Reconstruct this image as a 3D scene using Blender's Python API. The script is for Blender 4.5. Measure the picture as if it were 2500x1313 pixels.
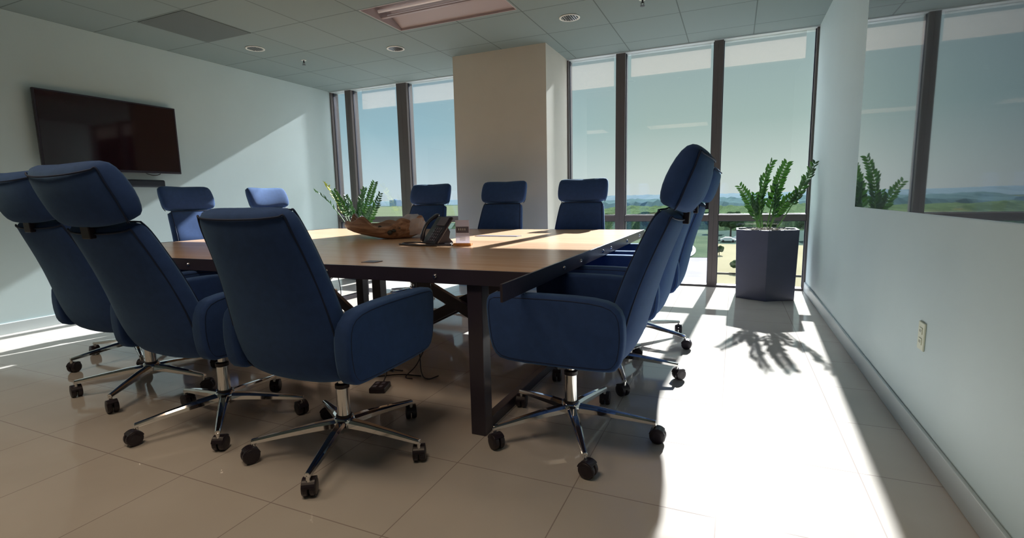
import bpy, bmesh, math, random
from math import sin, cos, pi, radians
from mathutils import Vector, Matrix
random.seed(7)
for o in list(bpy.data.objects): bpy.data.objects.remove(o, do_unlink=True)
SC = bpy.context.scene
COL = SC.collection

# ------------------------------------------------------------------ camera
EYE = 1.05
F, YAW, PITCH, ROLL = 1231.9, 0.4146, 0.1368, 0.0218
cd = bpy.data.cameras.new('camera'); cam = bpy.data.objects.new('camera', cd); COL.objects.link(cam)
fw = Vector((-sin(YAW)*cos(PITCH), cos(YAW)*cos(PITCH), -sin(PITCH)))
rt = Vector((cos(YAW), sin(YAW), 0)); dn = fw.cross(rt)
r2 = cos(ROLL)*rt + sin(ROLL)*dn; d2 = -sin(ROLL)*rt + cos(ROLL)*dn
m = Matrix((r2, -d2, -fw)).transposed().to_4x4(); m.translation = Vector((0, 0, EYE))
cam.matrix_world = m
cd.sensor_width = 36; cd.lens = F/2500*36; cd.clip_start = .05; cd.clip_end = 20000
SC.camera = cam
# ------------------------------------------------------------------ light
SUN_DIR = Vector((-.047, -1, -.555)).normalized()
sd = bpy.data.lights.new('sun', 'SUN'); sun = bpy.data.objects.new('sun', sd); COL.objects.link(sun)
sd.energy = 21; sd.angle = radians(.7); sd.color = (.97, .98, 1)
sun.rotation_euler = SUN_DIR.to_track_quat('-Z', 'Y').to_euler(); sun.location = (0, 30, 20)
W = bpy.data.worlds.new('world'); SC.world = W; W.use_nodes = True
nt = W.node_tree; nt.nodes.clear()
N = nt.nodes.new
out = N('ShaderNodeOutputWorld'); bg = N('ShaderNodeBackground'); tc = N('ShaderNodeTexCoord'); sp = N('ShaderNodeSeparateXYZ')
rp = N('ShaderNodeValToRGB'); rb = N('ShaderNodeValToRGB'); mx = N('ShaderNodeMix'); mx.data_type = 'RGBA'
mr = N('ShaderNodeMapRange'); mr.inputs['From Min'].default_value = .55; mr.inputs['From Max'].default_value = .15
L = nt.links.new
L(tc.outputs['Generated'], sp.inputs[0]); L(sp.outputs['Z'], rp.inputs[0]); L(sp.outputs['Z'], rb.inputs[0]); ab = N('ShaderNodeMath'); ab.operation = 'ABSOLUTE'; L(sp.outputs['X'], ab.inputs[0]); L(ab.outputs[0], mr.inputs['Value'])
def ramp(r, st):
    e = r.color_ramp.elements
    while len(e) < len(st): e.new(.5)
    for i, (p, c) in enumerate(st): e[i].position = p; e[i].color = (*c, 1)
ramp(rp, [(0, (.66, .73, .72)), (.04, (.61, .70, .66)), (.13, (.41, .53, .50)), (.26, (.31, .41, .42)), (.45, (.70, .95, 1.05)), (1, (.75, 1.0, 1.2))])
ramp(rb, [(0, (.62, .73, .78)), (.04, (.55, .69, .76)), (.13, (.34, .54, .63)), (.26, (.28, .43, .52)), (.45, (.65, .95, 1.1)), (1, (.75, 1.0, 1.2))])
L(mr.outputs[0], mx.inputs['Factor']); L(rb.outputs[0], mx.inputs[6]); L(rp.outputs[0], mx.inputs[7])
L(mx.outputs[2], bg.inputs[0]); bg.inputs[1].default_value = 1.0; L(bg.outputs[0], out.inputs[0])
SC.view_settings.view_transform = 'Standard'; SC.view_settings.look = 'None'
SC.view_settings.exposure = 0.0; SC.view_settings.gamma = 1; SC.view_settings.use_curve_mapping = False

# ------------------------------------------------------------------ materials
def mat(name, col, rough=.5, metal=0, spec=.5, bump=0, bscale=200, var=0, vscale=5, coat=0, sheen=0, emis=None, estr=0, trans=0, ior=1.5):
    m = bpy.data.materials.new(name); m.use_nodes = True; n = m.node_tree; b = n.nodes['Principled BSDF']
    b.inputs['Base Color'].default_value = (*col, 1); b.inputs['Roughness'].default_value = rough
    b.inputs['Metallic'].default_value = metal; b.inputs['Specular IOR Level'].default_value = spec; b.inputs['IOR'].default_value = ior
    b.inputs['Coat Weight'].default_value = coat; b.inputs['Coat Roughness'].default_value = .03
    if sheen:
        b.inputs['Sheen Weight'].default_value = sheen; b.inputs['Sheen Roughness'].default_value = .4; b.inputs['Sheen Tint'].default_value = (.45, .8, 1, 1)
    if emis: b.inputs['Emission Color'].default_value = (*emis, 1); b.inputs['Emission Strength'].default_value = estr
    if trans: b.inputs['Transmission Weight'].default_value = trans
    t = n.nodes.new('ShaderNodeTexCoord')
    if bump:
        z = n.nodes.new('ShaderNodeTexNoise'); z.inputs['Scale'].default_value = bscale; z.inputs['Detail'].default_value = 2
        n.links.new(t.outputs['Object'], z.inputs['Vector'])
        bp = n.nodes.new('ShaderNodeBump'); bp.inputs['Strength'].default_value = bump; bp.inputs['Distance'].default_value = .003
        n.links.new(z.outputs[0], bp.inputs['Height']); n.links.new(bp.outputs[0], b.inputs['Normal'])
    if var:
        z = n.nodes.new('ShaderNodeTexNoise'); z.inputs['Scale'].default_value = vscale; z.inputs['Detail'].default_value = 4
        n.links.new(t.outputs['Object'], z.inputs['Vector'])
        r = n.nodes.new('ShaderNodeValToRGB'); r.color_ramp.elements[0].position = .3; r.color_ramp.elements[1].position = .7
        r.color_ramp.elements[0].color = (*[c*(1-var) for c in col], 1); r.color_ramp.elements[1].color = (*[min(1, c*(1+var)) for c in col], 1)
        n.links.new(z.outputs[0], r.inputs[0]); n.links.new(r.outputs[0], b.inputs['Base Color'])
    return m
M = {}
M['wall'] = mat('wall paint', (.53, .655, .675), .55, var=.015, vscale=3)
M['rear'] = mat('dark rear wall paint', (.16, .18, .18), .6)  # unseen rear wall, darkened to cut bounce light into the room
M['pillar'] = mat('pillar paint', (.62, .60, .53), .6, var=.015)
M['base'] = mat('baseboard paint', (.55, .62, .64), .35)
M['fabric'] = mat('navy fabric', (.030, .068, .20), .85, spec=.2, bump=.35, bscale=900, var=.08, vscale=30, sheen=.30)
M['piping'] = mat('dark piping', (.008, .02, .06), .6, spec=.3)
M['chrome'] = mat('chrome', (.80, .80, .80), .07, metal=1)
M['blackp'] = mat('black plastic', (.018, .012, .02), .38)
M['steel'] = mat('dark bronze steel', (.035, .028, .045), .33, metal=.0, spec=.6, var=.15)
M['bolt'] = mat('steel bolt', (.5, .5, .55), .25, metal=1)
M['alum'] = mat('bronze aluminium', (.115, .098, .095), .35, spec=.5)
M['alumd'] = mat('dark gasket', (.02, .025, .05), .5)
M['pot'] = mat('slate blue planter', (.055, .060, .10), .42, var=.08)
M['stone'] = mat('pebbles', (.42, .38, .34), .8, var=.3, vscale=40, bump=.5, bscale=60)
M['leaf'] = mat('leaf', (.045, .12, .055), .35, var=.3, vscale=12)
M['stem'] = mat('stem', (.10, .22, .05), .5)
M['yleaf'] = mat('yellow leaf', (.62, .62, .03), .4)
M['tv'] = mat('tv glass', (.012, .002, .004), .06, spec=.5)
M['tvf'] = mat('tv bezel', (.02, .016, .03), .3)
M['bar'] = mat('soundbar cloth', (.018, .025, .04), .7, bump=.4, bscale=600)
M['white'] = mat('white plastic', (.72, .74, .70), .4)
M['ivory'] = mat('ivory plastic', (.66, .70, .56), .35)
M['phone'] = mat('phone plastic', (.022, .020, .034), .3)
M['grey'] = mat('grey panel', (.12, .11, .15), .4)
M['honey'] = mat('honey wood', (.55, .24, .07), .4, var=.2, vscale=25)
M['tin'] = mat('white enamel', (.40, .34, .35), .35)
M['tube'] = mat('fluorescent tube', (.8, .78, .78), .4, emis=(1, .9, .92), estr=.08)
M['hole'] = mat('dark recess', (.03, .035, .035), .6)
M['ref'] = mat('downlight reflector', (.6, .62, .62), .15, metal=.9)
M['vent'] = mat('return grille', (.10, .125, .125), .7)

# leaf light transmission
for k_ in ('leaf', 'yleaf'):
    n_ = M[k_].node_tree; b = n_.nodes['Principled BSDF']; tl = n_.nodes.new('ShaderNodeBsdfTranslucent'); mxx = n_.nodes.new('ShaderNodeMixShader'); mxx.inputs[0].default_value = .30
    tl.inputs[0].default_value = (.22, .40, .09, 1) if k_ == 'leaf' else (.8, .8, .05, 1)
    n_.links.new(b.outputs[0], mxx.inputs[1]); n_.links.new(tl.outputs[0], mxx.inputs[2]); n_.links.new(mxx.outputs[0], n_.nodes['Material Output'].inputs[0])

def nodes(m): return m.node_tree.nodes, m.node_tree.links.new
# floor : polished porcelain tiles with thin joints
def floor_mat():
    m = mat('porcelain tiles', (.5, .42, .33), .12); n, l = nodes(m); b = n['Principled BSDF']
    t = n.new('ShaderNodeTexCoord'); mp = n.new('ShaderNodeMapping'); l(t.outputs['Object'], mp.inputs[0])
    mp.inputs['Location'].default_value = (.02, -.205, 0)
    br = n.new('ShaderNodeTexBrick'); l(mp.outputs[0], br.inputs[0]); br.offset = 0; br.squash = 1
    br.inputs['Scale'].default_value = 1; br.inputs['Brick Width'].default_value = .485; br.inputs['Row Height'].default_value = .485
    br.inputs['Mortar Size'].default_value = .0022; br.inputs['Mortar Smooth'].default_value = .2
    br.inputs['Color1'].default_value = (.60, .56, .52, 1); br.inputs['Color2'].default_value = (.58, .545, .505, 1); br.inputs['Mortar'].default_value = (.36, .31, .29, 1)
    z = n.new('ShaderNodeTexNoise'); z.inputs['Scale'].default_value = 2.2; z.inputs['Detail'].default_value = 5; l(t.outputs['Object'], z.inputs[0])
    r = n.new('ShaderNodeValToRGB'); r.color_ramp.elements[0].position = .3; r.color_ramp.elements[1].position = .7
    r.color_ramp.elements[0].color = (.90, .89, .88, 1); r.color_ramp.elements[1].color = (1, 1, 1, 1); l(z.outputs[0], r.inputs[0])
    x = n.new('ShaderNodeMix'); x.data_type = 'RGBA'; x.blend_type = 'MULTIPLY'; x.inputs['Factor'].default_value = 1
    l(br.outputs[0], x.inputs[6]); l(r.outputs[0], x.inputs[7]); l(x.outputs[2], b.inputs['Base Color'])
    b.inputs['Roughness'].default_value = .07; b.inputs['Specular IOR Level'].default_value = .5
    return m
M['floor'] = floor_mat()
def ceil_mat():
    m = mat('ceiling tiles', (.58, .62, .60), .8); n, l = nodes(m); b = n['Principled BSDF']
    t = n.new('ShaderNodeTexCoord'); mp = n.new('ShaderNodeMapping'); l(t.outputs['Object'], mp.inputs[0])
    mp.inputs['Location'].default_value = (3.10, -3.77, 0)
    br = n.new('ShaderNodeTexBrick'); l(mp.outputs[0], br.inputs[0]); br.offset = 0
    br.inputs['Scale'].default_value = 1; br.inputs['Brick Width'].default_value = .645; br.inputs['Row Height'].default_value = .69
    br.inputs['Mortar Size'].default_value = .006; br.inputs['Mortar Smooth'].default_value = .3
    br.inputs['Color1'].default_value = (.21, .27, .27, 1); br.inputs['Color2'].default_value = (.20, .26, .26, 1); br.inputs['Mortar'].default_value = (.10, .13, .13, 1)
    l(br.outputs[0], b.inputs['Base Color'])
    return m
M['ceil'] = ceil_mat()
def wood_mat(name, c1, c2, rough, scale=1.0, axis='X'):
    m = mat(name, c1, rough); n, l = nodes(m); b = n['Principled BSDF']
    t = n.new('ShaderNodeTexCoord'); mp = n.new('ShaderNodeMapping'); l(t.outputs['Object'], mp.inputs[0])
    mp.inputs['Scale'].default_value = (1.2*scale, 14*scale, 14*scale) if axis == 'X' else (14*scale, 1.2*scale, 14*scale)
    z = n.new('ShaderNodeTexNoise'); z.inputs['Scale'].default_value = 1.5; z.inputs['Detail'].default_value = 6; z.inputs['Distortion'].default_value = .6
    l(mp.outputs[0], z.inputs[0])
    r = n.new('ShaderNodeValToRGB'); r.color_ramp.elements[0].position = .33; r.color_ramp.elements[1].position = .68
    r.color_ramp.elements[0].color = (*c1, 1); r.color_ramp.elements[1].color = (*c2, 1); l(z.outputs[0], r.inputs[0]); l(r.outputs[0], b.inputs['Base Color'])
    return m
M['wood'] = wood_mat('oak tabletop', (.68, .42, .25), (.76, .51, .33), .24)
M['teak'] = wood_mat('teak root', (.13, .06, .035), (.38, .23, .15), .4, 1.6)
def glass_mat(name, tint, refl=1.0):
    m = bpy.data.materials.new(name); m.use_nodes = True; n, l = nodes(m); n.clear()
    o = n.new('ShaderNodeOutputMaterial'); tr = n.new('ShaderNodeBsdfTransparent'); gl = n.new('ShaderNodeBsdfGlossy'); fr = n.new('ShaderNodeFresnel'); mxs = n.new('ShaderNodeMixShader')
    tr.inputs[0].default_value = (*tint, 1); gl.inputs['Roughness'].default_value = 0; fr.inputs[0].default_value = 1.45
    gl.inputs[0].default_value = (refl, refl, refl, 1)
    l(fr.outputs[0], mxs.inputs[0]); l(tr.outputs[0], mxs.inputs[1]); l(gl.outputs[0], mxs.inputs[2]); l(mxs.outputs[0], o.inputs[0])
    return m
M['glass'] = glass_mat('window glass', (.96, .975, .97))

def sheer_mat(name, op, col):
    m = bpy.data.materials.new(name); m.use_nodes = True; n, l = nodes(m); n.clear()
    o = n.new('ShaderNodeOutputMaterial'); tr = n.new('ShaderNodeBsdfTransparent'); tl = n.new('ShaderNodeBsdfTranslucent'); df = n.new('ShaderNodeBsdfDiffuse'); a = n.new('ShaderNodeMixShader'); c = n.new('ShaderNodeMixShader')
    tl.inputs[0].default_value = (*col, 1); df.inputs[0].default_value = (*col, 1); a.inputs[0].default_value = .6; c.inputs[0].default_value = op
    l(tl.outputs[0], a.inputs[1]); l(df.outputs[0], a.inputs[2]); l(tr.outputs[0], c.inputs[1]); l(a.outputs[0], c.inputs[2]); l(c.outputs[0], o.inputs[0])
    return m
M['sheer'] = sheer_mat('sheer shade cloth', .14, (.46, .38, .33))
M['acryl'] = sheer_mat('frosted acrylic', .62, (.50, .46, .54))
M['plastic'] = sheer_mat('thin clear plastic', .45, (.85, .85, .92))
M['panel'] = mat('glass board', (.075, .10, .12), .01, spec=.5, coat=1.0, ior=1.6)
M['panel'].node_tree.nodes['Principled BSDF'].inputs['Coat IOR'].default_value = 1.5

# ------------------------------------------------------------------ mesh helpers
def obj(name, bm, m, parent=None, smooth=False, bevel=0, seg=2, sub=0, auto=None):
    me = bpy.data.meshes.new(name); bmesh.ops.recalc_face_normals(bm, faces=bm.faces[:]); bm.to_mesh(me); bm.free()
    o = bpy.data.objects.new(name, me); COL.objects.link(o)
    for mm in (m if isinstance(m, (list, tuple)) else [m]): me.materials.append(mm)
    if smooth:
        for p in me.polygons: p.use_smooth = True
    if parent: o.parent = parent
    if bevel:
        b = o.modifiers.new('bevel', 'BEVEL'); b.width = bevel; b.segments = seg; b.limit_method = 'ANGLE'; b.angle_limit = radians(35)
    if sub:
        s = o.modifiers.new('sub', 'SUBSURF'); s.levels = sub; s.render_levels = sub
    return o
def box(bm, x0, x1, y0, y1, z0, z1, mi=0):
    vs = [bm.verts.new(p) for p in ((x0, y0, z0), (x1, y0, z0), (x1, y1, z0), (x0, y1, z0), (x0, y0, z1), (x1, y0, z1), (x1, y1, z1), (x0, y1, z1))]
    for f in ((0, 3, 2, 1), (4, 5, 6, 7), (0, 1, 5, 4), (1, 2, 6, 5), (2, 3, 7, 6), (3, 0, 4, 7)):
        bm.faces.new([vs[i] for i in f]).material_index = mi
def bx(*a): b = bmesh.new(); box(b, *a); return b
def rings(bm, rs, cap=True, close=True, mi=0):
    vr = [[bm.verts.new(p) for p in r] for r in rs]
    n = len(rs[0])
    for a, b in zip(vr, vr[1:]):
        for i in range(n if close else n-1):
            bm.faces.new((a[i], a[(i+1) % n], b[(i+1) % n], b[i])).material_index = mi
    if cap:
        bm.faces.new(vr[0][::-1]).material_index = mi; bm.faces.new(vr[-1]).material_index = mi
def cyl(bm, p0, p1, r0, r1=None, n=16, mi=0):
    p0, p1 = Vector(p0), Vector(p1); r1 = r0 if r1 is None else r1
    d = (p1-p0).normalized(); a = d.orthogonal().normalized(); b = d.cross(a)
    rings(bm, [[p+r*(cos(t)*a+sin(t)*b) for t in [2*pi*i/n for i in range(n)]] for p, r in ((p0, r0), (p1, r1))], mi=mi)
def lathe(bm, prof, n=24, c=(0, 0), mi=0):
    rings(bm, [[Vector((c[0]+r*cos(2*pi*i/n), c[1]+r*sin(2*pi*i/n), z)) for i in range(n)] for r, z in prof], mi=mi)
def tube(bm, pts, r, n=8, mi=0, cyc=False):
    pts = [Vector(p) for p in pts]; rs = []
    up = None
    for i, p in enumerate(pts):
        if cyc: d = pts[(i+1) % len(pts)]-pts[i-1]
        else: d = pts[min(i+1, len(pts)-1)]-pts[max(i-1, 0)]
        d.normalize()
        a = d.orthogonal().normalized() if up is None else (up-d*up.dot(d)).normalized()
        up = a; b = d.cross(a); rr = r[i] if isinstance(r, (list, tuple)) else r
        rs.append([p+rr*(cos(2*pi*k/n)*a+sin(2*pi*k/n)*b) for k in range(n)])
    if cyc: rs.append(rs[0])
    rings(bm, rs, cap=not cyc, mi=mi)
    if cyc: bmesh.ops.remove_doubles(bm, verts=bm.verts[:], dist=1e-6)
def bez(pts, n=12):
    # catmull-rom through points
    P = [Vector(p) for p in pts]; P = [2*P[0]-P[1]]+P+[2*P[-1]-P[-2]]; o = []
    for i in range(1, len(P)-2):
        for k in range(n):
            t = k/n; o.append(.5*((2*P[i])+(-P[i-1]+P[i+1])*t+(2*P[i-1]-5*P[i]+4*P[i+1]-P[i+2])*t*t+(-P[i-1]+3*P[i]-3*P[i+1]+P[i+2])*t**3))
    o.append(P[-2]); return o
def prism(bm, outline, x0, x1, axis='X', mi=0):
    f = {'X': lambda a, b, c: (c, a, b), 'Y': lambda a, b, c: (a, c, b), 'Z': lambda a, b, c: (a, b, c)}[axis]
    rings(bm, [[Vector(f(a, b, c)) for a, b in outline] for c in (x0, x1)], mi=mi)
def tag(o, label, cat, group=None, kind=None):
    o['label'] = label; o['category'] = cat
    if group: o['group'] = group
    if kind: o['kind'] = kind
    return o
def thing(name, loc, rz, label, cat, group=None):
    o = bpy.data.objects.new(name, None); COL.objects.link(o); o.location = loc; o.rotation_euler = (0, 0, rz); o.empty_display_size = .1
    return tag(o, label, cat, group)
def struct(name, bm, m, parent=None, **k):
    o = obj(name, bm, m, parent, **k)
    if not parent: o['kind'] = 'structure'
    return o

# ------------------------------------------------------------------ room shell
XL, XR, YW, YB, ZC = -5.68, .732, 6.20, -1.6, 2.722
struct('floor', bx(XL-.12, XR+.12, YB-.12, YW+.12, -.12, 0), M['floor'])
struct('wall_left', bx(XL-.12, XL, YB-.12, YW+.12, 0, ZC), M['wall'])
struct('wall_rear', bx(XL, XR, YB-.12, YB, 0, ZC), M['rear'])
struct('wall_right', bx(XR, XR+.12, YB-.12, YW+.12, 0, ZC), M['wall'])
# ceiling with opening for the troffer
TX0, TX1, TY0, TY1 = -3.08, -1.83, 3.78, 4.40
bm = bmesh.new()
for a in ((XL-.12, TX0, YB-.12, YW+.12), (TX1, XR+.12, YB-.12, YW+.12), (TX0, TX1, YB-.12, TY0), (TX0, TX1, TY1, YW+.12)):
    box(bm, a[0], a[1], a[2], a[3], ZC, ZC+.1)
struct('ceiling', bm, M['ceil'])
# window wall: drywall return on the left, pillar
bm = bmesh.new(); box(bm, -3.09, -1.93, 5.42, YW+.12, 0, ZC); struct('wall_pillar', bm, M['pillar'])
struct('baseboard_left', bx(XL, XL+.014, YB, YW-.02, 0, .095), M['base'], bevel=.004)
bm = bmesh.new(); box(bm, XR-.014, XR, YB, YW, 0, .10); struct('baseboard_right', bm, M['base'], bevel=.004)
bm = bmesh.new(); box(bm, -3.104, -1.916, 5.406, 5.42, 0, .095); box(bm, -3.104, -3.09, 5.42, YW, 0, .095); box(bm, -1.93, -1.916, 5.42, YW, 0, .095)
struct('baseboard_pillar', bm, M['base'])
# windows: bays between the mullions
def bay(n, x0, x1, ml, mrr):
    w = struct('window_%d' % n, window_frame(x0, x1, ml, mrr), M['alum'], bevel=.003)
    g = bmesh.new(); box(g, x0+ml-.004, x1-mrr+.004, YW+.055, YW+.063, .83-.004, ZC)
    obj('upper_pane', g, M['glass'], w)
    g = bmesh.new(); box(g, x0+ml-.004, x1-mrr+.004, YW+.055, YW+.063, .02, .76+.004)
    obj('lower_pane', g, M['glass'], w)
    s = bmesh.new()
    for z0, z1 in ((.83, .838), (.752, .76)): box(s, x0+ml, x1-mrr, YW+.03, YW+.055, z0, z1)
    for xa in (x0+ml, x1-mrr-.008): box(s, xa, xa+.008, YW+.03, YW+.055, .02, ZC-.005)
    obj('gasket', s, M['alumd'], w)
def window_frame(x0, x1, ml, mrr):
    b = bmesh.new()
    box(b, x0, x0+ml, YW-.02, YW+.14, 0, ZC); box(b, x1-mrr, x1, YW-.02, YW+.14, 0, ZC)
    box(b, x0+ml, x1-mrr, YW-.01, YW+.12, .76, .83); box(b, x0+ml, x1-mrr, YW, YW+.12, 0, .022)
    return b
bay(7, XL, -5.335, .02, .055)
bay(1, -5.335, -4.375, .055, .085)
bay(2, -4.375, -3.09, .085, .02)
bay(3, -1.93, -1.275, .02, .055)
bay(4, -1.275, -.21, .055, .048)
bay(5, -.21, XR, .048, .022)
# window head trim
struct('trim_1', bx(XL, -3.09, YW-.03, YW+.14, ZC-.012, ZC), M['base'])
struct('trim_2', bx(-1.93, XR, YW-.03, YW+.14, ZC-.012, ZC), M['base'])
# sheer shades rolled nearly up
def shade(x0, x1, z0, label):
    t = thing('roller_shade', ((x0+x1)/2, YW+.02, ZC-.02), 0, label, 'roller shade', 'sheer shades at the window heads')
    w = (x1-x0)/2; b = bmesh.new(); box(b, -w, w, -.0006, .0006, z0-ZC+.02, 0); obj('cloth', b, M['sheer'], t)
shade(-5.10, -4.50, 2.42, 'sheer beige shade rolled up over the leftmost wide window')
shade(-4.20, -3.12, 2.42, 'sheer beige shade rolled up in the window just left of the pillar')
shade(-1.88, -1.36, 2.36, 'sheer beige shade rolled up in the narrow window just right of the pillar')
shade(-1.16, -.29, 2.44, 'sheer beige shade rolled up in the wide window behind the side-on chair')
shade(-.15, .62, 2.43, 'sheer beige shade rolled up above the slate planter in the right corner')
# glossy glass board set in the right wall
struct('window_6', bx(XR-.006, XR+.001, -1.2, 3.96, .955, ZC-.002), M['panel'])

# ------------------------------------------------------------------ chairs
def loft(st, n=28, e=3.2, bow=.02, dome=0):
    b = bmesh.new(); rs = []
    for i, (yc, zc, hw, ht) in enumerate(st):
        a = st[max(i-1, 0)]; c = st[min(i+1, len(st)-1)]
        t = Vector((0, c[0]-a[0], c[1]-a[1])).normalized(); nn = Vector((0, t.z, -t.y))   # forward normal
        r = []
        for k in range(n):
            th = 2*pi*k/n; cx = abs(cos(th))**(2/e)*(1 if cos(th) > 0 else -1); sy = abs(sin(th))**(2/e)*(1 if sin(th) > 0 else -1)
            x = hw*cx; bw = bow*(abs(x)/.25)**2
            dz = dome*(abs(x)/.25)**2
            r.append(Vector((x, yc, zc+dz))+nn*(ht*sy+bw))
        rs.append(r)
    rings(b, rs); return b
BACK = [(-.205, .405, .19, .012), (-.215, .410, .236, .040), (-.235, .445, .262, .056), (-.262, .54, .270, .060), (-.282, .64, .266, .058),
        (-.312, .76, .252, .055), (-.352, .88, .238, .052), (-.388, .97, .226, .049), (-.406, 1.018, .216, .042), (-.414, 1.040, .18, .016)]
HEAD = [(-.412, 1.006, .20, .020), (-.415, 1.012, .238, .046), (-.426, 1.045, .252, .060), (-.442, 1.10, .256, .064), (-.468, 1.165, .254, .058),
        (-.488, 1.212, .246, .042), (-.496, 1.229, .20, .012)]
def side_line(st, s, ang, bow, e=3.2):
    out = []
    for i, (yc, zc, hw, ht) in enumerate(st[1:-1], 1):
        a = st[i-1]; c = st[i+1]; t = Vector((0, c[0]-a[0], c[1]-a[1])).normalized(); nn = Vector((0, t.z, -t.y))
        cx = abs(cos(ang))**(2/e); sy = abs(sin(ang))**(2/e)*(1 if sin(ang) > 0 else -1); x = s*hw*cx*.985
        out.append(Vector((x, yc, zc))+nn*(ht*sy*.985+bow*(abs(x)/.25)**2))
    return out
def loop_line(st, ang, bow=.02):
    Lp = side_line(st, -1, ang, bow); Rp = side_line(st, 1, ang, bow)[::-1]
    yc, zc, hw, ht = st[-2]; a = st[-3]; c = st[-1]; t = Vector((0, c[0]-a[0], c[1]-a[1])).normalized(); nn = Vector((0, t.z, -t.y))
    top = []; sg = 1 if ang > 0 else -1
    for k in range(1, 12):
        th = pi-abs(ang)-(pi-2*abs(ang))*k/12
        cx = abs(cos(th))**(2/3.2)*(1 if cos(th) > 0 else -1); sy = abs(sin(th))**(2/3.2)*sg; x = hw*cx*.985
        top.append(Vector((x, yc, zc))+nn*(ht*sy*.985+bow*(abs(x)/.25)**2))
    return Lp+top+Rp
BACKH = BACK[:-3]+[(-.380, .955, .228, .050), (-.396, .990, .220, .044), (-.401, 1.001, .19, .020)]
arm_out = [(-.284, .455), (-.262, .418), (-.20, .408), (.0, .408), (.165, .414), (.222, .438), (.246, .50), (.256, .60), (.255, .655), (.232, .682), (.10, .686), (-.10, .685), (-.225, .672), (-.278, .640), (-.292, .58), (-.292, .51)]

proto = {}
def make_proto():
    p = {}
    for nm, bb in (('', BACKH), ('0', BACK)):
        p['backrest'+nm] = obj('backrest', loft(bb), M['fabric'], smooth=True, sub=1)
        for kk, aa in (('piping', -.40), ('piping2', .45)):
            b = bmesh.new(); tube(b, bez(loop_line(bb, aa), 4), .0038, 6); p[kk+nm] = obj('piping', b, M['piping'], smooth=True)
    p['headrest'] = obj('headrest', loft(HEAD, bow=.035, dome=.006), M['fabric'], smooth=True, sub=1)
    b = bmesh.new(); tube(b, bez(loop_line(HEAD, -.45, .035), 4), .0035, 6)
    p['head_piping'] = obj('piping', b, M['piping'], smooth=True)
    b = bmesh.new(); box(b, -.028, .028, -.452, -.43, .955, 1.02)
    p['bracket'] = obj('headrest_bracket', b, M['blackp'], bevel=.003)
    b = bmesh.new()
    rs = []
    for z, g in ((.395, -.03), (.405, -.008), (.43, 0), (.47, 0), (.495, -.01), (.508, -.04)):
        r = []
        for k in range(32):
            th = 2*pi*k/32; cx = abs(cos(th))**.4*(1 if cos(th) > 0 else -1); sy = abs(sin(th))**.4*(1 if sin(th) > 0 else -1)
            r.append(Vector(((.248+g)*cx, .02+(.25+g)*sy, z)))
        rs.append(r)
    rings(b, rs); p['seat'] = obj('seat', b, M['fabric'], smooth=True, sub=1)
    for s in (-1, 1):
        b = bmesh.new(); prism(b, bez([(a, c, 0) for a, c in arm_out]+[(*arm_out[0], 0)], 2) and [(v.x, v.y) for v in bez([(a, c, 0) for a, c in arm_out]+[(*arm_out[0], 0)], 2)[:-1]], s*.242, s*.316)
        p['arm%d' % s] = obj('armrest', b, M['fabric'], bevel=.020, seg=4, smooth=True)
        b = bmesh.new(); q = [(s*.3135, v.x*.945-.001, .547+(v.y-.547)*.895) for v in bez([(a, c, 0) for a, c in arm_out]+[(*arm_out[0], 0)], 2)[:-1]]
        tube(b, q, .003, 6, cyc=True); p['armp%d' % s] = obj('piping', b, M['piping'], smooth=True)
    b = bmesh.new(); box(b, -.10, .10, -.12, .14, .355, .40); lathe(b, [(.045, .36), (.03, .335)], 16)
    tube(b, [(.08, .02, .372), (.20, .03, .372), (.25, .03, .366)], .006, 8)
    p['mech'] = obj('tilt_mechanism', b, M['blackp'], bevel=.004)
    b = bmesh.new(); lathe(b, [(.020, .150), (.0285, .150), (.0285, .153), (.0265, .274), (.0265, .278), (.02, .279)]); p['column'] = obj('gas_lift', b, M['chrome'], smooth=True)
    b = bmesh.new(); lathe(b, [(.012, .295), (.0175, .295), (.0175, .298), (.0175, .360), (.0175, .362), (.012, .362)]); p['rod'] = obj('piston_rod', b, M['chrome'], smooth=True)
    b = bmesh.new(); lathe(b, [(.030, .276), (.030, .292), (.020, .297)]); p['collar'] = obj('collar', b, M['blackp'])
    b = bmesh.new(); lathe(b, [(.0335, .146), (.0335, .156)]); p['collar2'] = obj('collar', b, M['blackp'])
    b = bmesh.new(); lathe(b, [(.030, .085), (.042, .095), (.044, .125), (.040, .146), (.030, .150)]); p['hub'] = obj('base_hub', b, M['chrome'], smooth=True)
    # leg along +X
    b = bmesh.new(); rs = []
    for x, zc, w, h in ((.025, .122, .024, .019), (.12, .116, .021, .017), (.25, .102, .016, .0135), (.345, .090, .012, .0105), (.368, .087, .011, .010)):
        rs.append([Vector((x, w*a, zc+h*c)) for a, c in ((-1, -.9), (-.95, .3), (-.55, .95), (.55, .95), (.95, .3), (1, -.9))])
    rings(b, rs); p['leg'] = obj('leg', b, M['chrome'], bevel=.002)
    b = bmesh.new(); cyl(b, (0, 0, .060), (0, 0, .085), .0085, n=12, mi=1)
    for s in (-1, 1):
        rs = []
        for yy, rr in ((.003, .020), (.003, .031), (.007, .034), (.018, .034), (.025, .030), (.027, .018)):
            rs.append([Vector((.014+rr*cos(2*pi*k/20), s*yy, .033+rr*sin(2*pi*k/20))) for k in range(20)])
        rings(b, rs)
    cyl(b, (.014, -.024, .033), (.014, .024, .033), .008, n=10)
    rs = []
    for rr, yy in ((.036, .022),):
        a = [.7+2.2*k/10 for k in range(11)]
        up = [(0.014+rr*cos(t), .033+rr*sin(t)) for t in a]; lo = [(0.014+.026*cos(t), .033+.026*sin(t)) for t in a[::-1]]
        prism(b, up+lo, -.024, .024, 'Y')
    p['caster'] = obj('caster', b, [M['blackp'], M['chrome']], bevel=.0015)
    return p
P0 = make_proto()
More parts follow.
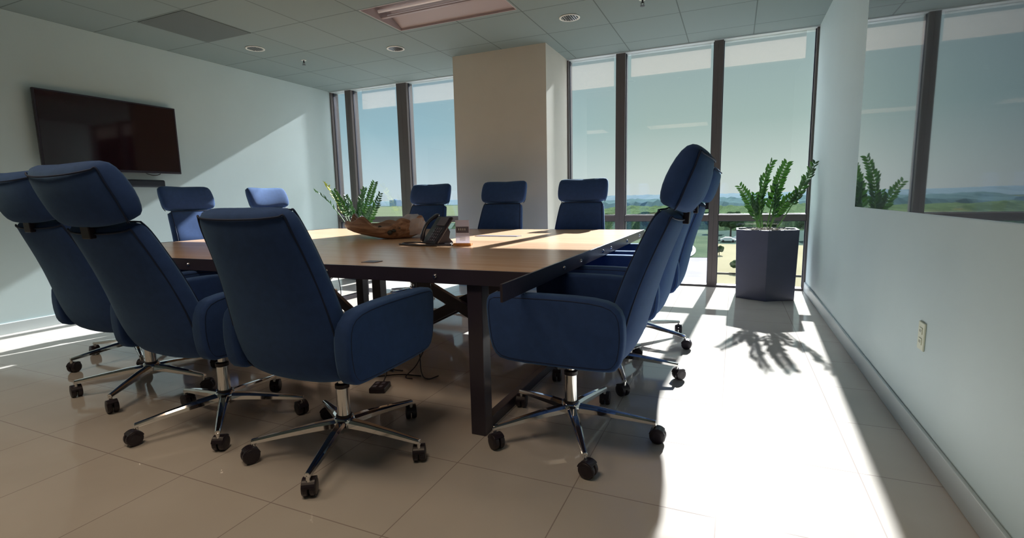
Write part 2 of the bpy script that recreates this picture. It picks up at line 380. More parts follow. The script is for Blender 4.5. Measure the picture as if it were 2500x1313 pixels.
for o in P0.values(): COL.objects.unlink(o)
first_used = set()
def cp(key, parent, loc=(0, 0, 0), rz=0):
    o = P0[key].copy(); COL.objects.link(o); o.parent = parent; o.location = loc; o.rotation_euler = (0, 0, rz); return o
def chair(x, y, yaw, phase, label, group, head=True, tilt=0):
    t = thing('office_chair', (x, y, 0), yaw, label, 'chair', group)
    nh = '' if head else '0'; bk = cp('backrest'+nh, t); cp('piping'+nh, bk); cp('piping2'+nh, bk); up = [bk]
    if head:
        h = cp('headrest', t); cp('head_piping', h); up += [h, cp('bracket', t)]
    if tilt:
        R_ = Matrix.Rotation(radians(tilt), 3, 'X'); pv = Vector((0, -.24, .46))
        for o in up: o.location = pv-R_@pv; o.rotation_euler = R_.to_euler()
    cp('seat', t)
    for s in (-1, 1): a = cp('arm%d' % s, t); cp('armp%d' % s, a)
    cp('mech', t); cp('column', t); cp('rod', t); cp('collar', t); cp('collar2', t); cp('hub', t)
    for k in range(5):
        l = cp('leg', t, rz=radians(phase+72*k)-yaw)
        cp('caster', l, (.362, 0, 0), random.uniform(0, 6.28))
    return t
GN, GR, GF, GL = ('navy chairs along the near side of the table', 'navy chairs at the right end of the table', 'navy chairs along the window side of the table', 'navy chairs at the television end of the table')
chair(-1.50, 1.59, 0, 3, 'navy high-back office chair without a headrest, nearest in the near row', GN, head=False)
chair(-2.27, 1.61, 0, 30, 'navy office chair with headrest, directly left of the chair that has no headrest', GN, tilt=5)
chair(-3.11, 1.77, 0, 11, 'navy office chair cut off by the left edge of the photo', GN, tilt=3)
chair(-3.85, 2.10, 0, 47, 'navy office chair almost hidden behind the leftmost near chair, farthest along that row', GN)
chair(-.64, 2.08, pi/2, 7, 'navy office chair seen from its side at the right front corner of the table', GR, tilt=3.5)
chair(-.63, 2.92, pi/2, 3, 'navy office chair at the table right end, middle of the three behind the side-on chair', GR)
chair(-.61, 3.73, pi/2, 47, 'navy office chair at the table right end, farthest of the three from the camera', GR)
chair(-3.12, 4.45, pi, 20, 'navy office chair across the table behind the desk phone, in front of the left windows', GF)
chair(-2.215, 4.45, pi, 54, 'navy office chair across the table in front of the beige pillar', GF)
chair(-1.385, 4.52, pi, 20, 'navy office chair across the table just right of the pillar, by the mullion', GF)
chair(-4.37, 3.22, -pi/2, 10, 'navy office chair facing the camera under the soundbar, at the left end of the table', GL)
chair(-4.37, 4.14, -pi/2, 30, 'navy office chair with sunlit headrest at the left end, nearest the leaning green plant', GL)
for o in P0.values(): bpy.data.objects.remove(o)

# ------------------------------------------------------------------ table
TXR, TXL, TYN, TYF, TZ = -.74, -4.40, 1.885, 4.66, .754
T = thing('conference_table', (TXR, TYN, 0), 0, 'large oak conference table with dark bolted steel rails and crossed braces', 'table')
def tp(name, bm, m, **k):
    for v in bm.verts: v.co -= Vector((TXR, TYN, 0))
    return obj(name, bm, m, T, **k)
ys = [TYN+.006, 3.215, TYF-.006]; xs = [TXL+.006, -2.70, TXR-.006]
for a, b_ in zip(ys, ys[1:]):
    for c, d in zip(xs, xs[1:]):
        tp('tabletop', bx(c+.0015, d-.0015, a+.0015, b_-.0015, TZ-.028, TZ), M['wood'], bevel=.002)
RB = TZ-.064
bm = bmesh.new(); box(bm, TXL, TXR-.0, TYN-.004, TYN+.006, RB, TZ+.001); tp('rail', bm, M['steel'], bevel=.001)
bm = bmesh.new(); box(bm, TXL, TXR, TYF-.006, TYF+.004, RB, TZ+.001); tp('rail', bm, M['steel'], bevel=.001)
bm = bmesh.new(); box(bm, TXR-.006, TXR+.004, TYN-.30, TYF, RB, TZ+.002); tp('rail', bm, M['steel'], bevel=.001)
bm = bmesh.new(); box(bm, TXL-.004, TXL+.006, TYN, TYF, RB, TZ+.002); tp('rail', bm, M['steel'], bevel=.001)
def bolt(p, d):
    b = bmesh.new(); p = Vector(p); d = Vector(d); cyl(b, p, p+d*.004, .011, .010, 12); cyl(b, p+d*.004, p+d*.008, .009, .005, 12); tp('bolt', b, M['bolt'])
for y in (2.29, 2.58, 3.08, 3.30, 3.85, 4.4): bolt((TXR+.004, y, TZ-.034), (1, 0, 0))
for x in (-1.82, -2.55, -2.85, -3.6, -4.1, -1.2): bolt((x, TYN-.004, TZ-.032), (0, -1, 0))
LW = .036
for x in (-1.02, -2.35, -2.95, -3.86):
    for y in ((2.56, 2.93, 3.45, 4.55) if x == -3.86 else (1.94, 2.93, 3.45, 4.55)):
        if x in (-2.35, -2.95) and y in (1.94, 4.55): continue
        tp('leg', bx(x-LW, x+LW, y-LW, y+LW, 0, RB if y not in () else RB), M['steel'], bevel=.003)
    for a, b_ in ((2.56 if x == -3.86 else 1.94, 2.93), (3.45, 4.55)):
        if x in (-1.02, -3.86): tp('foot_bar', bx(x-.022, x+.022, a+LW, b_-LW, .0, .05), M['steel'], bevel=.003)
def brace(x0, x1, y):
    for s in (0, 1):
        za, zb = (.05, RB-.02) if s else (RB-.02, .05)
        p0, p1 = Vector((x0, y+(.03 if s else -.03), za)), Vector((x1, y+(.03 if s else -.03), zb)); d = (p1-p0).normalized(); u = Vector((-d.z, 0, d.x)); w = Vector((0, 1, 0))
        b = bmesh.new(); rings(b, [[p+u*a*.036+w*c*.02 for a, c in ((-1, -1), (1, -1), (1, 1), (-1, 1))] for p in (p0, p1)]); tp('cross_brace', b, M['steel'], bevel=.002)
brace(-2.31, -1.06, 2.93); brace(-2.31, -1.06, 3.45); brace(-3.82, -2.99, 2.93); brace(-3.82, -2.99, 3.45)
for y in (2.10, 2.93, 3.45, 4.50): tp('cross_bar', bx(TXL+.05, TXR-.05, y-.02, y+.02, RB+.0, TZ-.03), M['steel'])
# flush grommets
tp('grommet', bx(-1.96, -1.58, 3.70, 3.80, TZ+.0005, TZ+.004), M['grey'], bevel=.001)
tp('grommet', bx(-1.70, -1.62, 1.99, 2.06, TZ+.0005, TZ+.003), M['grey'], bevel=.001)

# ------------------------------------------------------------------ things on the table
def root_bowl():
    t = thing('root_bowl', (-2.70, 3.46, TZ+.002), 0, 'carved teak root bowl with wavy rim on the table', 'bowl')
    b = bmesh.new(); n = 72; rs = []
    rnd = random.Random(3)
    def rim(th):
        return .012*sin(2*th+.9)+.026*sin(4*th+2.6)+.022*sin(7*th+.4)+.008*sin(11*th+1)
    def R(th, k):
        e = 1+.05*sin(3*th+.5)+.04*sin(5*th+1.2)
        return e*k
    prof = [(.02, 0), (.55, 0), (.62, .02), (.67, .05), (.95, .20), (1.04, .5), (1.05, .85), (1.01, 1.0), (.95, .98), (.88, .72), (.62, .42), (.3, .27), (.02, .24)]
    for j, (k, h) in enumerate(prof):
        r = []
        for i in range(n):
            th = 2*pi*i/n; foot = 1-min(1, h*2.2) if j < 5 else 0
            A, B = .35, .21
            x = A*R(th, k)*cos(th); y = B*R(th, k)*sin(th)
            if foot > 0: x = x*(1-.45*foot)+.14*foot
            z = h*(.150+rim(th)*(h))
            r.append(Vector((x, y, z)))
        rs.append(r)
    rings(b, rs); obj('bowl_body', b, M['teak'], t, smooth=True, sub=1)
    b = bmesh.new()
    for (x, z, rr) in ((.20, .055, .026), (.235, .068, .018), (.12, .10, .014), (.28, .09, .007)):
        th0 = -math.acos(max(-1, min(1, x/.42))); y = -.20*abs(sin(th0))-.004
        rs = [[Vector((x+rr*q*cos(a)*1.2, y-.02*(1-q)+.03*z, z+rr*q*sin(a)*.8)) for a in [2*pi*i/14 for i in range(14)]] for q in (1, .6, .05)]
        rings(b, rs)
    obj('dark_knot', b, M['hole'], t, smooth=True)
    return t
root_bowl()
b = bmesh.new(); rs = []
rnd = random.Random(5)
for j, (k, h) in enumerate(((.02, 0), (.7, .0), (1, .04), (1.05, .09), (.85, .13), (.5, .155), (.03, .16))):
    rs.append([Vector((.085*k*cos(a)*(1+rnd.uniform(-.13, .13)), .07*k*sin(a)*(1+rnd.uniform(-.13, .13)), h+rnd.uniform(-.008, .008)*min(1, k*2))) for a in [2*pi*i/20 for i in range(20)]])
rings(b, rs); o = obj('plastic_wrap', b, M['plastic'], smooth=False); o.location = (-2.41, 3.47, TZ+.035); o.scale = (1.25, 1.25, 1.0)
tag(o, 'crumpled clear plastic wrapper tucked in the right side of the wooden bowl', 'wrapper')

def phone():
    t = thing('desk_phone', (-1.865, 2.95, TZ+.002), radians(-30), 'black desk phone standing upright on its wedge stand, handset in the cradle', 'phone')
    # local: face looks toward -Y (yawed to the left); tilt about X
    tl = radians(52)
    u = Vector((0, cos(tl), sin(tl))); nrm = Vector((0, -sin(tl), cos(tl))); X = Vector((1, 0, 0))
    O = Vector((0, -.06, .012))
    def slab(b, a0, a1, s0, s1, n0, n1):
        rings(b, [[O+X*a+u*s+nrm*nn for a, s in ((a0, s0), (a1, s0), (a1, s1), (a0, s1))] for nn in (n0, n1)])
    b = bmesh.new(); slab(b, -.10, .10, 0, .225, -.022, 0); obj('phone_body', b, M['phone'], t, bevel=.008)
    b = bmesh.new(); slab(b, -.03, .085, .145, .21, 0, .006); obj('display', b, M['grey'], t, bevel=.002)
    b = bmesh.new()
    for i in range(4):
        for j in range(5): slab(b, -.022+i*.026, -.005+i*.026, .02+j*.023, .036+j*.023, 0, .004)
    obj('keypad', b, M['grey'], t, bevel=.001)
    b = bmesh.new(); pts = bez([(-.070, 0, 0.0)]*1+[(-.070, .0, 0.0)], 1)
    rs = []
    for s, h, w, th in ((.0, .012, .012, .006), (.006, .020, .024, .014), (.035, .027, .027, .016), (.06, .042, .021, .010), (.11, .054, .019, .010), (.165, .046, .021, .010), (.19, .030, .027, .016), (.225, .022, .024, .014), (.232, .015, .012, .006)):
        c = O+X*(-.070)+u*s+nrm*h
        rs.append([c+X*w*cos(a)+nrm*th*sin(a) for a in [2*pi*i/14 for i in range(14)]])
    rings(b, rs); obj('handset', b, M['phone'], t, smooth=True, sub=1)
    b = bmesh.new(); prism(b, [(-.05, .0), (.10, .0), (.105, .012), (.075, .045), (.085, .085), (.055, .14), (.03, .10)], -.06, .06); obj('stand', b, M['phone'], t, bevel=.004)
phone()
def coil(name, pts, r, label, cat, m='blackp'):
    b = bmesh.new(); tube(b, bez(pts, 8), r, 8); o = obj(name, b, M[m], smooth=True); tag(o, label, cat); return o
z = TZ+.0068
b = bmesh.new()
tube(b, bez([(-1.75, 2.97, z), (-1.85, 2.86, z), (-2.02, 2.86, z), (-2.10, 2.90, z+.004), (-2.05, 2.95, z+.006), (-1.95, 2.90, z+.010), (-1.84, 2.88, z+.006), (-1.72, 2.86, z), (-1.66, 2.93, z), (-1.72, 3.0, z)], 8), .006, 8)
tube(b, bez([(-2.12, 2.885, z), (-2.00, 2.835, z), (-1.86, 2.83, z), (-1.75, 2.83, z+.002), (-1.69, 2.87, z)], 8), .005, 8)
o = obj('phone_cord', b, M['blackp'], smooth=True); tag(o, 'black cords lying in flat loops on the table around the phone foot', 'cord')
def tent():
    t = thing('sign_holder', (-1.625, 2.90, TZ+.002), radians(8), 'clear table sign on a small honey wood block beside the phone', 'sign')
    b = bmesh.new(); box(b, -.062, .062, -.02, .02, 0, .018); obj('wood_block', b, M['honey'], t, bevel=.002)
    b = bmesh.new(); box(b, -.048, .048, -.002, .002, .018, .168); obj('card', b, M['acryl'], t)
    b = bmesh.new(); box(b, -.044, .044, -.0026, -.0021, .085, .125); obj('print_band', b, M['grey'], t)
    b = bmesh.new()
    for i in range(4): box(b, -.026+i*.014, -.021+i*.014, -.0034, -.0027, .101, .114)
    for zz in (.052, .044, .036): box(b, -.02, .02, -.0028, -.0021, zz, zz+.003)
    obj('lettering', b, M['white'], t)
tent()
# ------------------------------------------------------------------ cables under the table
def cable(pts, r, label, g=None):
    b = bmesh.new(); tube(b, bez(pts, 8), r, 6); o = obj('cable', b, M['blackp'], smooth=True); tag(o, label, 'cable', g); return o
cable([(-1.80, 2.62, RB+.02), (-1.82, 2.62, .4), (-1.77, 2.56, .12), (-1.70, 2.47, .02), (-1.63, 2.43, .006), (-1.60, 2.50, .006)], .0035, 'thin black cable dropping from the tabletop and crossing another near the floor')
cable([(-1.70, 2.60, RB+.02), (-1.69, 2.58, .3), (-1.74, 2.50, .08), (-1.78, 2.42, .006), (-1.72, 2.40, .006)], .0035, 'second thin black cable dropping from the tabletop, crossing in an X above the floor')
cable([(-2.15, 2.30, .006), (-2.0, 2.32, .006), (-1.92, 2.38, .006), (-1.83, 2.44, .006), (-1.70, 2.46, .006)], .004, 'black cable lying on the tiles behind the chair without headrest')
cable([(-2.10, 2.55, .006), (-1.98, 2.56, .006), (-1.93, 2.50, .006), (-1.86, 2.50, .006)], .004, 'short black cable lying on the tiles farther under the table')
t = thing('power_strip', (-1.80, 2.20, .0), radians(20), 'black square power outlet block on the floor under the table', 'power strip')
b = bmesh.new(); box(b, -.045, .045, -.06, .06, 0, .03); obj('housing', b, M['blackp'], t, bevel=.006)
b = bmesh.new()
for i in range(2):
    for j in range(2): box(b, -.028+i*.034, -.010+i*.034, -.04+j*.05, -.012+j*.05, .0305, .032)
obj('socket', b, M['grey'], t)
b = bmesh.new(); tube(b, bez([(0, .06, .02), (0, .12, .05), (.02, .18, .2), (.03, .2, .4)], 6), .004, 6); obj('lead', b, M['blackp'], t, smooth=True)
cable([(-3.55, 3.80, RB+.02), (-3.56, 3.80, .45), (-3.50, 3.78, .2), (-3.52, 3.76, .006)], .004, 'black cable hanging straight under the middle of the table toward the left windows')

# ------------------------------------------------------------------ plants
def arc_stem(t, base, tip, sag, n_leaf, L0, mleaf, rstem=.007, bare=.3, flat=0, seed=0):
    rnd = random.Random(seed); base, tip = Vector(base), Vector(tip)
    mid = (base+tip)/2+Vector(sag); pts = [(1-s)**2*base+2*s*(1-s)*mid+s*s*tip for s in [i/16 for i in range(17)]]
    b = bmesh.new(); tube(b, pts, [rstem*(1-.7*i/16) for i in range(17)], 8); st = obj('stem', b, M['stem'], t, smooth=True)
    b = bmesh.new()
    dirs = (tip-base).normalized(); side = dirs.cross(Vector((sin(seed), cos(seed)*.6+.5, .2))).normalized()
    for i in range(n_leaf):
        s = bare+(1-bare)*i/(n_leaf-1); p = (1-s)**2*base+2*s*(1-s)*mid+s*s*tip
        tg = (2*(1-s)*(mid-base)+2*s*(tip-mid)).normalized(); sd = (side-tg*side.dot(tg)).normalized(); nn = tg.cross(sd)
        ln = L0*(1-.45*abs(s-.6)/.4*(.7 if s > .6 else .3))*rnd.uniform(.85, 1.1)
        for q in (-1, 1):
            d = (sd*q*.72+tg*.62+nn*rnd.uniform(-.25, .25)).normalized(); w = d.cross(nn).normalized(); w2 = (w+nn*rnd.uniform(-.5, .5)).normalized(); hw = ln*.22
            cup = nn*.10*ln
            rows = [(0, .08), (.25, .75), (.5, 1), (.75, .7), (1, .04)]
            vr = []
            for f, g in rows:
                c = p+d*ln*f-nn*ln*.12*f*f
                vr.append([bm_v(b, c-w2*hw*g+cup*g*.5), bm_v(b, c), bm_v(b, c+w2*hw*g+cup*g*.5)])
            for a, c in zip(vr, vr[1:]):
                b.faces.new((a[0], a[1], c[1], c[0])); b.faces.new((a[1], a[2], c[2], c[1]))
    o = obj('leaves', b, mleaf, st, smooth=True); s_ = o.modifiers.new('thick', 'SOLIDIFY'); s_.thickness = .0015
def bm_v(b, c): return b.verts.new(c)
def planter(x, y, H, rz, label, n=5, rt=.29, rb=.26):
    t = thing('potted_plant', (x, y, 0), rz, label, 'potted plant')
    b = bmesh.new(); seq = []
    for r, z_ in ((rb, 0), (rt, H), (rt-.022, H), (rt-.03, H-.05)):
        seq.append([Vector((r*cos(2*pi*i/n), r*sin(2*pi*i/n), z_)) for i in range(n)])
    rings(b, seq); obj('planter', b, M['pot'], t, bevel=.004)
    b = bmesh.new(); rnd = random.Random(4)
    for i in range(330):
        a = rnd.uniform(0, 2*pi); r = (rt-.045)*math.sqrt(rnd.random())*.93*cos(pi/n)/cos(((a) % (2*pi/n))-pi/n); s = rnd.uniform(.008, .016)
        c = Vector((r*cos(a), r*sin(a), H-.042+rnd.uniform(0, .012)+(.045*(1-r/rt))))
        mt = Matrix.Translation(c) @ Matrix.Diagonal((s*rnd.uniform(.8, 1.3), s*rnd.uniform(.8, 1.3), s*.8, 1)); bmesh.ops.create_icosphere(b, subdivisions=1, radius=1, matrix=mt)
    o = obj('pebbles', b, M['stone'], t); o['kind'] = 'stuff'
    return t
PT = planter(.31, 5.76, .70, radians(-90), 'tall slate blue faceted planter with upright zz plant in the right window corner', 6, .325, .305)
rotm = Matrix.Rotation(radians(90), 3, 'Z')
def S(t, base, tip, sag, **k): arc_stem(t, rotm@Vector(base), rotm@Vector(tip), rotm@Vector(sag), **k)
zs = .68
S(PT, (-.05, -.02, zs), (.02, -.02, 1.36), (-.10, 0, .02), n_leaf=16, L0=.092, mleaf=M['leaf'], seed=1)
S(PT, (.00, .0, zs), (.15, -.02, 1.34), (-.03, 0, .06), n_leaf=16, L0=.092, mleaf=M['leaf'], seed=2)
S(PT, (.08, .0, zs), (.385, -.04, 1.33), (.02, 0, -.02), n_leaf=16, L0=.092, mleaf=M['leaf'], bare=.42, seed=3)
S(PT, (-.08, .0, zs), (-.26, -.03, 1.13), (.06, 0, .02), n_leaf=13, L0=.085, mleaf=M['leaf'], seed=4)
S(PT, (.03, .03, zs), (.24, -.05, 1.05), (-.05, 0, .06), n_leaf=12, L0=.08, mleaf=M['leaf'], seed=5)
S(PT, (-.03, .04, zs), (-.02, .05, 1.16), (-.05, 0, .02), n_leaf=13, L0=.08, mleaf=M['leaf'], seed=6)
S(PT, (.02, -.03, zs), (.07, -.06, 1.12), (.04, 0, .02), n_leaf=12, L0=.075, mleaf=M['leaf'], seed=7)
S(PT, (-.06, .0, zs), (-.12, .04, 1.04), (-.02, 0, .0), n_leaf=10, L0=.075, mleaf=M['leaf'], seed=8)
PL = planter(-4.80, 5.62, .62, 0, 'bushy zz plant with a yellowed frond, left window corner behind the table', 5, .24, .22)
rotm = Matrix.Identity(3)
zs = .60
for i, (bx_, tip, sag, mm, nl, ll) in enumerate([
    ((-.12, 0), (-.74, -.02, 1.24), (.02, 0, .16), 'leaf', 17, .07), ((-.10, .02), (-.55, 0, 1.34), (-.02, 0, .10), 'yleaf', 12, .085),
    ((-.06, 0), (-.42, .02, 1.22), (-.02, 0, .12), 'leaf', 15, .08), ((0, 0), (.14, 0, 1.24), (-.04, 0, .12), 'leaf', 17, .08),
    ((.02, 0), (.30, .02, 1.31), (-.02, 0, .03), 'leaf', 16, .085), ((.05, .03), (.40, 0, 1.16), (.0, 0, -.02), 'leaf', 13, .08),
    ((-.02, -.03), (-.10, -.05, 1.12), (0, 0, .05), 'leaf', 15, .085), ((.0, .04), (.05, -.05, 1.05), (0, 0, .05), 'leaf', 14, .08),
    ((-.04, .02), (-.22, .03, 1.14), (0, 0, .05), 'leaf', 14, .08), ((.04, -.02), (.30, -.06, .98), (0, 0, .05), 'leaf', 12, .08)]):
    arc_stem(PL, (bx_[0], bx_[1], zs), tip, sag, n_leaf=nl, L0=ll, mleaf=M[mm], seed=20+i, bare=.35)

# ------------------------------------------------------------------ wall and ceiling fittings
t = thing('television', (XL, 3.12, 1.405), 0, 'large flat black television mounted on the left wall', 'television')
b = bmesh.new(); box(b, .045, .075, -.615, .615, 0, .70); obj('bezel', b, M['tvf'], t, bevel=.004)
b = bmesh.new(); box(b, .0752, .077, -.600, .600, .022, .685); obj('screen', b, M['tv'], t)
b = bmesh.new(); box(b, .0, .045, -.20, .20, .15, .55); obj('wall_mount', b, M['blackp'], t)
t = thing('soundbar', (XL, 3.14, 1.26), 0, 'long dark soundbar on the wall under the television', 'soundbar')
b = bmesh.new(); box(b, .02, .095, -.40, .40, 0, .075); obj('cabinet', b, M['bar'], t, bevel=.018, seg=4)
b = bmesh.new(); box(b, 0, .02, -.2, .2, .01, .06); obj('wall_bracket', b, M['blackp'], t)
b = bmesh.new(); tube(b, bez([(XL+.03, 3.38, 1.43), (XL+.03, 3.40, 1.40), (XL+.03, 3.47, 1.385), (XL+.03, 3.53, 1.40), (XL+.03, 3.54, 1.43)], 8), .004, 6)
o = obj('cable', b, M['blackp'], smooth=True); tag(o, 'short looped cable hanging under the television bottom edge', 'cable')
t = thing('wall_outlet', (XR, 2.53, .455), 0, 'ivory duplex outlet plate low on the right wall', 'outlet')
b = bmesh.new(); box(b, -.007, 0, -.036, .036, -.058, .058); obj('cover_plate', b, M['ivory'], t, bevel=.003)
for zz in (-.022, .022):
    b = bmesh.new(); box(b, -.0095, -.007, -.017, .017, zz-.014, zz+.014); so = obj('socket', b, M['ivory'], t, bevel=.002)
    b = bmesh.new(); box(b, -.0100, -.0094, -.008, -.005, zz-.005, zz+.006); box(b, -.0100, -.0094, .005, .008, zz-.005, zz+.006); obj('slot', b, M['hole'], so)
# troffer; the fixtures out of view are added to brighten the near floor
w, h = TX1-TX0, TY1-TY0
for lx, ly in ((-1.2, .6), (-3.4, .6)):
    t = thing('ceiling_light', (lx, ly, ZC), 0, 'added fill light fixture on the ceiling behind the camera, out of view', 'ceiling light', 'added fill fixtures behind the camera')
    b = bmesh.new(); box(b, -w/2, w/2, -h/2, h/2, -.02, -.001); box(b, -w/2, w/2, -h/2, -h/2+.006, -.15, -.02); box(b, -w/2, w/2, h/2-.006, h/2, -.15, -.02); box(b, -w/2, -w/2+.006, -h/2, h/2, -.15, -.02); box(b, w/2-.006, w/2, -h/2, h/2, -.15, -.02); obj('housing', b, M['tin'], t)
    ad = bpy.data.lights.new('fill_lamp', 'AREA'); ad.shape = 'RECTANGLE'; ad.size = w*.92; ad.size_y = h*.9; ad.energy = 19; ad.color = (1, .78, .55)
    ao = bpy.data.objects.new('fill_lamp', ad); COL.objects.link(ao); ao.parent = t; ao.location = (0, 0, -.024)
t = thing('ceiling_light', (TX0, TY0, ZC), 0, 'rectangular fluorescent troffer recessed in the ceiling tiles', 'ceiling light')
b = bmesh.new(); box(b, 0, w, 0, h, .095, .10)
for a in ((0, w, 0, .01), (0, w, h-.01, h), (0, .01, 0, h), (w-.01, w, 0, h)): box(b, *a, .0, .10)
obj('housing', b, M['tin'], t)
b = bmesh.new()
for y0, y1, za, zb in ((.01, .20, .02, .09), (h-.20, h-.01, .09, .02)):
    rings(b, [[Vector((x, y0, za)), Vector((x, y1, zb)), Vector((x, y1, zb+.004)), Vector((x, y0, za+.004))] for x in (.012, w-.012)])
obj('reflector', b, M['tin'], t)
for y in (.24, .38):
    b = bmesh.new(); cyl(b, (.03, y, .06), (w-.03, y, .06), .014); obj('tube', b, M['tube'], t, smooth=True)
b = bmesh.new(); box(b, .012, w-.012, .295, .325, .02, .03); obj('center_bar', b, M['tin'], t)
for (x, y), lb in zip(((-4.79, 4.14), (-3.47, 4.84), (-1.47, 4.80)), ('round recessed downlight in the ceiling closest to the television wall', 'round recessed downlight, middle one of three, left of the pillar top', 'round recessed downlight in the ceiling right of the troffer')):
    t = thing('downlight', (x, y, ZC), 0, lb, 'downlight', 'round downlights in the ceiling')
    b = bmesh.new(); n = 28
    rings(b, [[Vector((r*cos(2*pi*i/n), r*sin(2*pi*i/n), zz)) for i in range(n)] for r, zz in ((.080, -.001), (.098, -.001), (.098, -.007), (.086, -.009), (.080, -.006), (.080, -.001))], cap=False); obj('trim_ring', b, M['white'], t, smooth=True)
    b = bmesh.new(); lathe(b, [(.079, -.0015), (.079, -.003)], n); obj('cavity', b, M['hole'], t)
    b = bmesh.new()
    for k in range(-3, 4): hh = math.sqrt(.078**2-(k*.021)**2); box(b, k*.021-.003, k*.021+.003, -hh, hh, -.008, -.003)
    obj('louver', b, M['ref'], t)
for (x, y), lb in zip(((-4.69, 4.72), (-.78, 4.67)), ('small sprinkler head on the ceiling left of the middle downlight', 'small sprinkler head on the ceiling over the right windows')):
    t = thing('sprinkler', (x, y, ZC), 0, lb, 'sprinkler', 'ceiling sprinklers')
    b = bmesh.new(); lathe(b, [(.03, 0), (.03, -.004)], 20); obj('escutcheon', b, M['white'], t)
    b = bmesh.new(); lathe(b, [(.008, -.004), (.008, -.03)], 12); cyl(b, (-.012, 0, -.028), (-.010, 0, -.052), .0022, n=6); cyl(b, (.012, 0, -.028), (.010, 0, -.052), .0022, n=6); box(b, -.014, .014, -.004, .004, -.031, -.027); obj('head', b, M['blackp'], t)
    b = bmesh.new(); lathe(b, [(.020, -.052), (.020, -.055)], 16); obj('deflector', b, M['blackp'], t)
t = thing('air_vent', (-5.035, 3.085, ZC), 0, 'dark perforated return air panel in the ceiling above the television', 'vent')
b = bmesh.new(); box(b, .01, .635, .01, .685, -.004, -.0005); obj('grille', b, M['vent'], t)

# ------------------------------------------------------------------ outside
GZ = -14
def gmat(name, c1, c2, sc, rough=.9):
    m = mat(name, c1, rough, var=0); n, l = nodes(m); b = n['Principled BSDF']; t = n.new('ShaderNodeTexCoord'); z = n.new('ShaderNodeTexNoise')
    z.inputs['Scale'].default_value = sc; z.inputs['Detail'].default_value = 6; l(t.outputs['Object'], z.inputs[0]); r = n.new('ShaderNodeValToRGB')
    r.color_ramp.elements[0].position = .4; r.color_ramp.elements[1].position = .6; r.color_ramp.elements[0].color = (*c1, 1); r.color_ramp.elements[1].color = (*c2, 1)
    l(z.outputs[0], r.inputs[0]); l(r.outputs[0], b.inputs['Base Color']); b.inputs['Specular IOR Level'].default_value = 0
    return m
M['land'] = gmat('rolling land', (.045, .07, .065), (.06, .085, .07), .01)
M['sand'] = gmat('tan ground', (.26, .23, .15), (.29, .26, .17), .05)
M['pave'] = gmat('pale concrete', (.27, .25, .27), (.36, .34, .36), .12)
M['grass'] = gmat('lawn', (.065, .09, .06), (.09, .115, .075), .05)
M['field'] = gmat('meadow', (.10, .12, .07), (.12, .14, .085), .01)
M['curb'] = mat('curb', (.30, .30, .30), .7)
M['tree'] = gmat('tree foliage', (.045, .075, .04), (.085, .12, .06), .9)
M['treef'] = gmat('haze-tinted distant woodland', (.065, .105, .115), (.075, .12, .125), .02)  # bluish cast of distance haze put into the base colour
M['hill'] = gmat('haze-tinted far hill', (.12, .165, .195), (.13, .175, .20), .002)  # blue here is air haze mixed into the hill colour
M['tower'] = mat('haze-tinted distant tower', (.32, .42, .60), .7)  # pale blue base colour carries the haze over the towers
M['car'] = mat('white car paint', (.8, .8, .8), .3)
M['trunk'] = mat('bark', (.08, .06, .05), .9)
struct('ground', bx(-9000, 7000, 8, 14000, GZ-1, GZ), M['land'])
def patch(name, pts, m, h):
    b = bmesh.new(); prism(b, pts, GZ, GZ+h, 'Z'); return struct(name, b, M[m])
patch('ground_tan_lot', [(-2.3, 60), (60, 60), (70, 165), (-4.7, 168)], 'sand', .10)
patch('ground_paving', [(-60, 50), (-2.4, 50), (-3.9, 130), (-60, 122)], 'pave', .10)
patch('ground_lawn', [(-60, 122.5), (-4.0, 130.5), (-4.9, 168), (-8, 260), (-60, 230)], 'grass', .10)
patch('ground_meadow', [(-900, 300), (-150, 300), (-220, 1400), (-1300, 1400)], 'field', .2)
b = bmesh.new(); tube(b, bez([(-30, 125, GZ+.2), (-16, 122, GZ+.2), (-10, 130, GZ+.2), (-10, 150, GZ+.2), (-14, 170, GZ+.2)], 8), .5, 6); struct('ground_curb', b, M['curb'])
b = bmesh.new(); box(b, -2.9, 58, 103, 103.4, GZ+.1, GZ+.4); struct('ground_wall', b, M['trunk'])
def tree(x, y, h, label, seed, mm='tree', wide=1.0):
    t = thing('tree', (x, y, GZ), 0, label, 'tree', 'trees beyond the windows')
    rnd = random.Random(seed); b = bmesh.new()
    for i in range(16):
        a = rnd.uniform(0, 6.28); r = rnd.uniform(0, .34)*h*wide; zc = rnd.uniform(.45, .85)*h; s = rnd.uniform(.13, .22)*h
        bmesh.ops.create_icosphere(b, subdivisions=3, radius=1, matrix=Matrix.Translation((r*cos(a), r*sin(a), zc)) @ Matrix.Diagonal((s*wide, s*wide, s*.8, 1)))
    for v in b.verts: v.co += Vector((rnd.uniform(-1, 1), rnd.uniform(-1, 1), rnd.uniform(-1, 1)))*.035*h
    obj('crown', b, M[mm], t)
    b = bmesh.new(); cyl(b, (0, 0, 0), (0, 0, .55*h), .035*h, .02*h, 8); obj('trunk', b, M['trunk'], t)
tree(-.8, 194, 9.5, 'rounded green tree left of the planter, seen through the lower right pane', 1)
tree(-6.5, 215, 8, 'dark green tree at the mullion edge, far across the lawn', 2)
tree(12, 195, 8, 'green tree directly behind the planter top', 3)
tree(22, 188, 8.5, 'green tree seen in the gap between planter and right wall', 4)
tree(24.5, 150, 5.5, 'small pale shrub tree low in the gap right of the planter', 5)
tree(-20, 190, 7, 'green tree beyond the lawn behind the end chairs', 6)
tree(-32, 215, 8, 'broad tree farther left behind the end chairs', 7)
tree(-3.0, 136, 2.6, 'small dark shrub at the tan lot edge beside the mullion', 8)
tree(.9, 106, 3.0, 'small bare looking tree on the tan lot beside the planter left edge', 9)
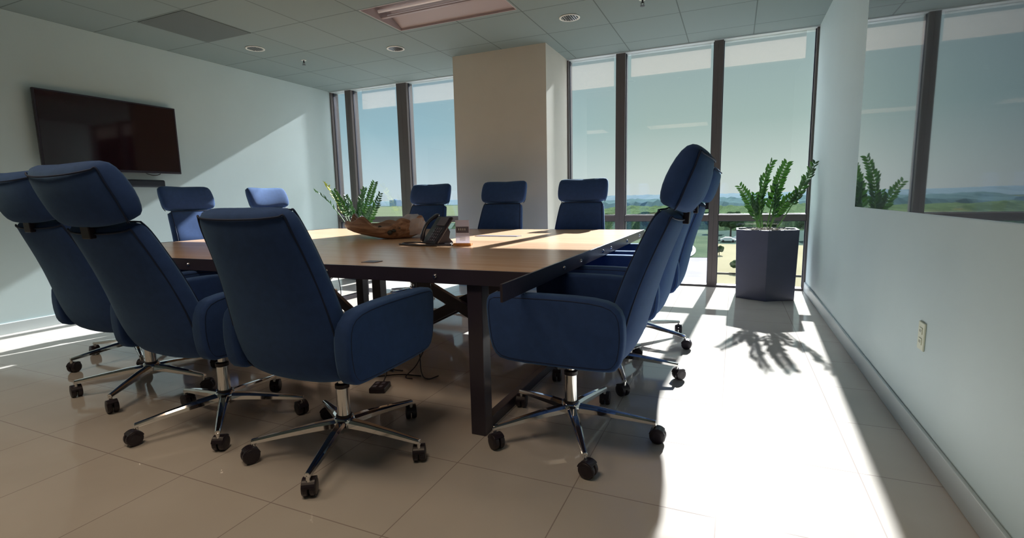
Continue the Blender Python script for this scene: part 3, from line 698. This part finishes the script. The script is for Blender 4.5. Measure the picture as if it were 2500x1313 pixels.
def car(x, y, rz, label):
    t = thing('car', (x, y, GZ+.1), rz, label, 'car', 'parked white vehicles')
    b = bmesh.new(); prism(b, [(-2.3, .35), (2.3, .35), (2.35, .8), (1.5, 1.0), (.8, 1.5), (-1.0, 1.5), (-1.9, 1.0), (-2.35, .9)], -.9, .9, 'Y'); obj('body', b, M['car'], t, bevel=.08)
    for sx in (-1.45, 1.45):
        for sy in (-.9, .9):
            b = bmesh.new(); cyl(b, (sx, sy-.1, .33), (sx, sy+.1, .33), .33, n=14); obj('wheel', b, M['blackp'], t)
car(-1.4, 176, 0, 'white car parked under the tree left of the planter')
car(1.9, 181, .1, 'white car parked just right of the first one, partly behind the planter edge')
# woodland bands and hills
def canopy(name, x0, x1, y0, y1, z0, amp, m, seed, nx=260, ny=14, cell=1):
    rnd = random.Random(seed); b = bmesh.new(); rows = []
    for j in range(ny):
        r = []
        for i in range(nx):
            f = i/(nx-1); x = x0+(x1-x0)*f; y = y0+(y1-y0)*j/(ny-1)
            edge = 0 if j == 0 else 1
            zz = GZ+edge*(z0+amp*(.5*sin(f*31+seed+j*.7)+.35*sin(f*83+seed*2+j*1.3)+rnd.uniform(-.5, .5)))
            r.append(b.verts.new((x, y+rnd.uniform(-.3, .3)*(y1-y0)/ny, zz)))
        rows.append(r)
    for a, c in zip(rows, rows[1:]):
        for i in range(nx-1): b.faces.new((a[i], a[i+1], c[i+1], c[i]))
    o = obj(name, b, m, smooth=False); o['kind'] = 'stuff'; return o
o = canopy('woodland', -140, 420, 235, 420, 6.5, 2.0, M['tree'], 1); tag(o, 'broad green woodland beyond the lot through the right windows', 'trees', kind='stuff')
o = canopy('woodland', -260, 900, 500, 900, 9, 3, M['treef'], 2); tag(o, 'bluish haze-tinted distant woodland band below the horizon', 'trees', kind='stuff')
o = canopy('woodland', -3000, 4200, 1700, 3500, 19, 5, M['hill'], 3, 400, 8); tag(o, 'far wooded ridge tinted blue for haze on the horizon', 'trees', kind='stuff')
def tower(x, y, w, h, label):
    b = bmesh.new(); box(b, -w/2, w/2, -15, 15, 0, h); box(b, -w*.12, w*.12, -5, 5, h, h*1.15); o = obj('tower_block', b, M['tower']); o.location = (x, y, GZ); tag(o, label, 'building', 'far haze-tinted tower blocks')
for (px_, w_, h_, lb) in ((-1.03, 52, 36, 'wide tower block tinted pale blue for haze with a roof box on the left horizon'), (-1.085, 24, 31, 'narrow haze-tinted block directly left of the wide one'), (-.97, 26, 32, 'haze-tinted block between the wide one and the mullion'), (-.74, 30, 22, 'low haze-tinted block seen between chair and pillar')):
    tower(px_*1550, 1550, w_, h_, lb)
